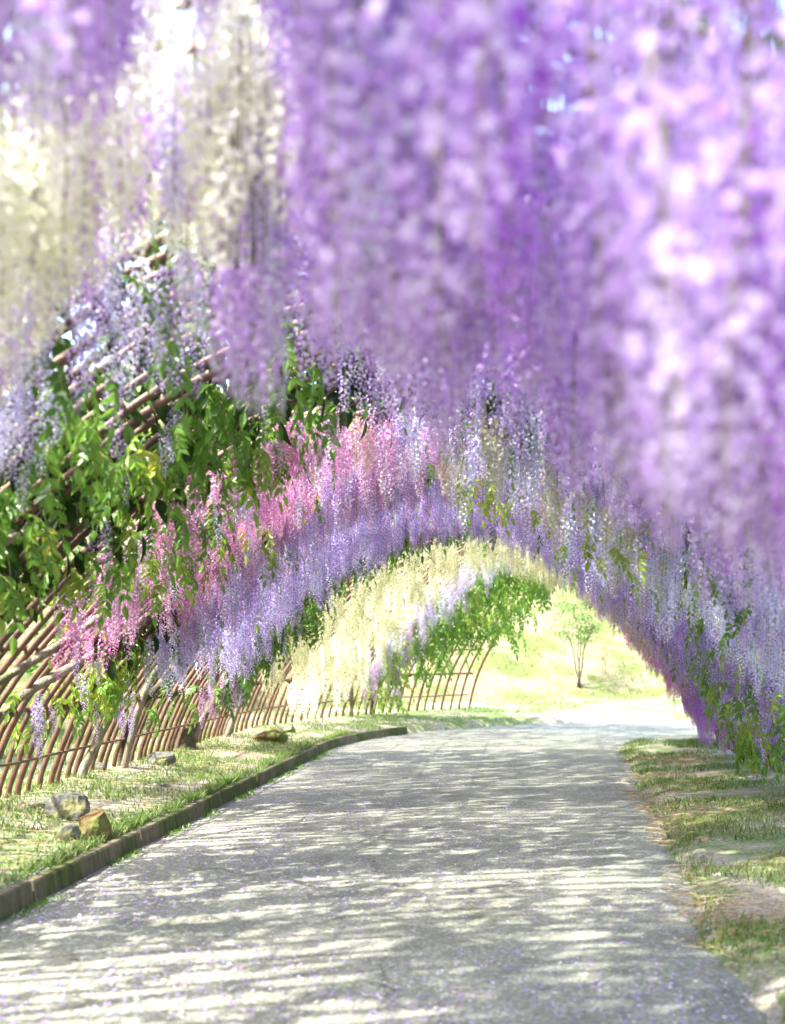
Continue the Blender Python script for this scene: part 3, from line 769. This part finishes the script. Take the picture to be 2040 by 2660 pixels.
for i in range(9000):
    p = straw_fn() if i % 4 else (lambda s, a: pos(s, -a))(random.uniform(5, 18), random.uniform(2.4, 4))
    if p is None: continue
    x, y = p; L = random.uniform(.03, .14) if random.random() < .9 else random.uniform(.2, .4); a = random.uniform(0, 6.28); z = terrain(x, y) + .012
    if lateral(x, y) < path_edge(y if y < 17 else 17): z = max(z, .012)
    dx, dy = math.cos(a) * L / 2, math.sin(a) * L / 2; hz = random.uniform(.0, .02); wv = .0016
    mb.poly([(x - dx - dy * .02, y - dy, z), (x - dx + .003, y - dy + wv, z + .003), (x, y + wv, z + hz + .004), (x + .003, y - wv, z + hz), (x + dx, y + dy, z + .001), (x + dx, y + dy + wv, z + .004)],
            [(0, 1, 2, 3), (3, 2, 5, 4)])
o = add('straw', mb.mesh('straw', [STRAW])); tag(o, 'dry straw and twigs strewn over the right verge', 'straw', None, 'stuff')

V = []; Fc = []; M = []; c = 0
def petal_at(x, y, z, sz, mi):
    global c
    a = random.uniform(0, 6.28); ca, sa = math.cos(a) * sz, math.sin(a) * sz; h = sz * .35
    V.extend([(x - ca, y - sa, z + .002), (x + sa * .7, y - ca * .7, z + h), (x + ca, y + sa, z + .002), (x - sa * .7, y + ca * .7, z + h * random.uniform(0, 1.5))])
    Fc.append((c, c + 1, c + 2)); Fc.append((c, c + 2, c + 3)); M.extend([mi, mi]); c += 4
for i in range(36000):
    s = random.uniform(4.2 ** .4, 24 ** .4) ** 2.5; w = random.uniform(-2.15, path_edge(s) + .1)
    k = math.exp(-(w + 2.1) / .9) * 2.2 + .4
    kk = .55 + patch(w, s, .9, 30)
    if random.random() > k * kk: continue
    x, y = pos(s, w); u = random.random()
    petal_at(x, y, .010, random.uniform(.006, .013), 0 if u < .5 else (1 if u < .62 else 2))
for i in range(24000):
    s = random.uniform(4.2 ** .4, 22 ** .4) ** 2.5
    if random.random() < .7: w = -random.uniform(2.2, 3.8)
    else: w = path_edge(s) + abs(random.gauss(0, .9))
    x, y = pos(s, w)
    if patch(x, y, 1.2, 40) < random.uniform(-.3, .4): continue
    u = random.random(); z = max(terrain(x, y), .145 if w > -2.27 and w < 0 else -1) + .012
    petal_at(x, y, z, random.uniform(.004, .009), 0 if u < .55 else (1 if u < .62 else 2))
o = add('fallen_petals', make_mesh('fallen_petals', V, Fc, [PET_V, PET_P, PET_W], M)); tag(o, 'fallen violet and white petals scattered over the path and bank', 'petals', None, 'stuff')

# ------------------------------------------------------------------ small tree, shrubs
LEAFT = thin_mat('tree_leaf', [(0, (.05, .11, .015)), (.5, (.09, .17, .025)), (1, (.18, .24, .05))], .5, 0, .02)
def tree(name, label, cat, x, y, H, crown_c, crown_r, nleaf, stems, seed, lmat, lsz=.05, group=None, bark=BARKD, hi=3, thick=1.0):
    r = random.Random(seed); z0 = terrain(x, y)
    root = add(name, None, None, (x, y, z0)); tag(root, label, cat, group)
    tips = []; mb = MB()
    for k in range(stems):
        a = k * 6.28 / stems + r.uniform(-.4, .4); sp = r.uniform(.3, .62) * crown_r[0]
        top = Vector((crown_c[0] * .8 + math.cos(a) * sp * 1.4, math.sin(a) * sp * 1.4, H * r.uniform(.72, .96)))
        st = Vector((math.cos(a) * .05, math.sin(a) * .05, -.06)); pts = []
        for i in range(8):
            t = i / 7; p = st.lerp(top, t) + Vector((r.gauss(0, .02), r.gauss(0, .02), 0)) * H * .5 * (t > 0) + Vector((0, 0, 0)); p.x -= math.sin(t * 3.14) * .12 * math.cos(a); pts.append(p)
        mb.tube(pts, [.030 * thick * (1 - .8 * i / 7) * H / 2 for i in range(8)], 6)
        tips += pts[hi:]
        for j in range(7):
            b = pts[r.randint(hi - 1, 7)]; d = Vector((r.gauss(0, 1), r.gauss(0, 1), r.uniform(.2, 1.1))).normalized() * r.uniform(.2, .5) * H * .32
            m = b + d * .5 + Vector((0, 0, .03)); mb.tube([b, m, b + d], [.009 * thick * H / 2, .006 * thick * H / 2, .003 * thick], 4); tips += [m, b + d]
    add('trunk', mb.mesh('trunk', [bark], True), root)
    if nleaf:
        cl = MB()
        centers = [Vector((crown_c[0] + r.gauss(0, .5) * crown_r[0], crown_c[1] + r.gauss(0, .5) * crown_r[1], crown_c[2] + r.gauss(0, .5) * crown_r[2])) for _ in range(26)] + tips
        for i in range(nleaf):
            c0 = r.choice(centers); p = c0 + Vector((r.gauss(0, .1), r.gauss(0, .1), r.gauss(0, .07))) * H * .5
            a = Vector((r.gauss(0, 1), r.gauss(0, 1), r.gauss(0, .7))).normalized(); b = a.cross(Vector((r.gauss(0, 1), r.gauss(0, 1), r.gauss(0, 1)))).normalized()
            s_ = lsz * r.uniform(.6, 1.3)
            cl.poly([p - a * s_, p + b * s_ * .45, p + a * s_, p - b * s_ * .45], [(0, 1, 2), (0, 2, 3)])
        add('crown', cl.mesh('crown', [lmat]), root)
    return root
tree('small_tree', 'small green multi stemmed tree on the sunlit slope beyond the tunnel', 'tree', 1.5, 28.0, 2.05, (0.05, 0, 1.6), (.72, .55, .36), 1500, 5, 4, LEAFD, .036, hi=5, thick=.8)
tree('bare_shrub', 'pale almost leafless shrub just right of the small tree', 'shrub', 2.2, 28.9, 1.9, (0.05, 0, 1.35), (.55, .5, .42), 300, 9, 9, LEAFY, .025, bark=BARK, thick=.18)
k = 0
labs = ['nearest yellow green shrub behind the left pipes', 'second yellow green shrub behind the left pipes', 'middle shrub behind the left pipes, below the pink racemes',
        'low shrub behind the left pipes beside the dark trunk', 'bushy shrub behind the left pipes, below the lavender', 'shrub behind the left pipes next to the cream curtain', 'far shrub behind the pipes by the second boulder']
for (x, y, h) in [(-6.6, 9.2, 1.7), (-6.3, 11.6, 1.5), (-7.2, 14.2, 1.9), (-6.5, 16.5, 1.3), (-7.4, 19, 1.9), (-6.2, 21.5, 1.4), (-5.6, 24.2, 1.2)]:
    tree('shrub', labs[k], 'shrub', x, y, h, (0, 0, h * .55), (.8, .8, .5), 2600, 5, 40 + k, LEAFY if k % 2 == 0 else LEAF, .07, 'shrubs outside the tunnel'); k += 1
# weeds along the kerb foot and by the right wall
def weed_fn():
    s = random.uniform(5, 20); x, y = pos(s, -2.16 + abs(random.gauss(0, .05)))
    if patch(x, y, 1.4, 50) < .05: return None
    return x, y, 1
def wk():
    p = weed_fn(); return p
V2 = []; F2 = []; c2 = 0
for i in range(6000):
    p = weed_fn()
    if not p: continue
    x, y, _ = p; z = .0; h = random.uniform(.012, .04); a = random.uniform(0, 6.28); dx, dy = math.cos(a) * h * .8, math.sin(a) * h * .8
    V2 += [(x - dy * .2, y + dx * .2, z), (x + dy * .2, y - dx * .2, z), (x + dx, y + dy, z + h)]; F2.append((c2, c2 + 1, c2 + 2)); c2 += 3
o = add('weeds', make_mesh('weeds', V2, F2, [LEAF])); tag(o, 'low green weeds growing along the foot of the kerb', 'weeds', None, 'stuff')
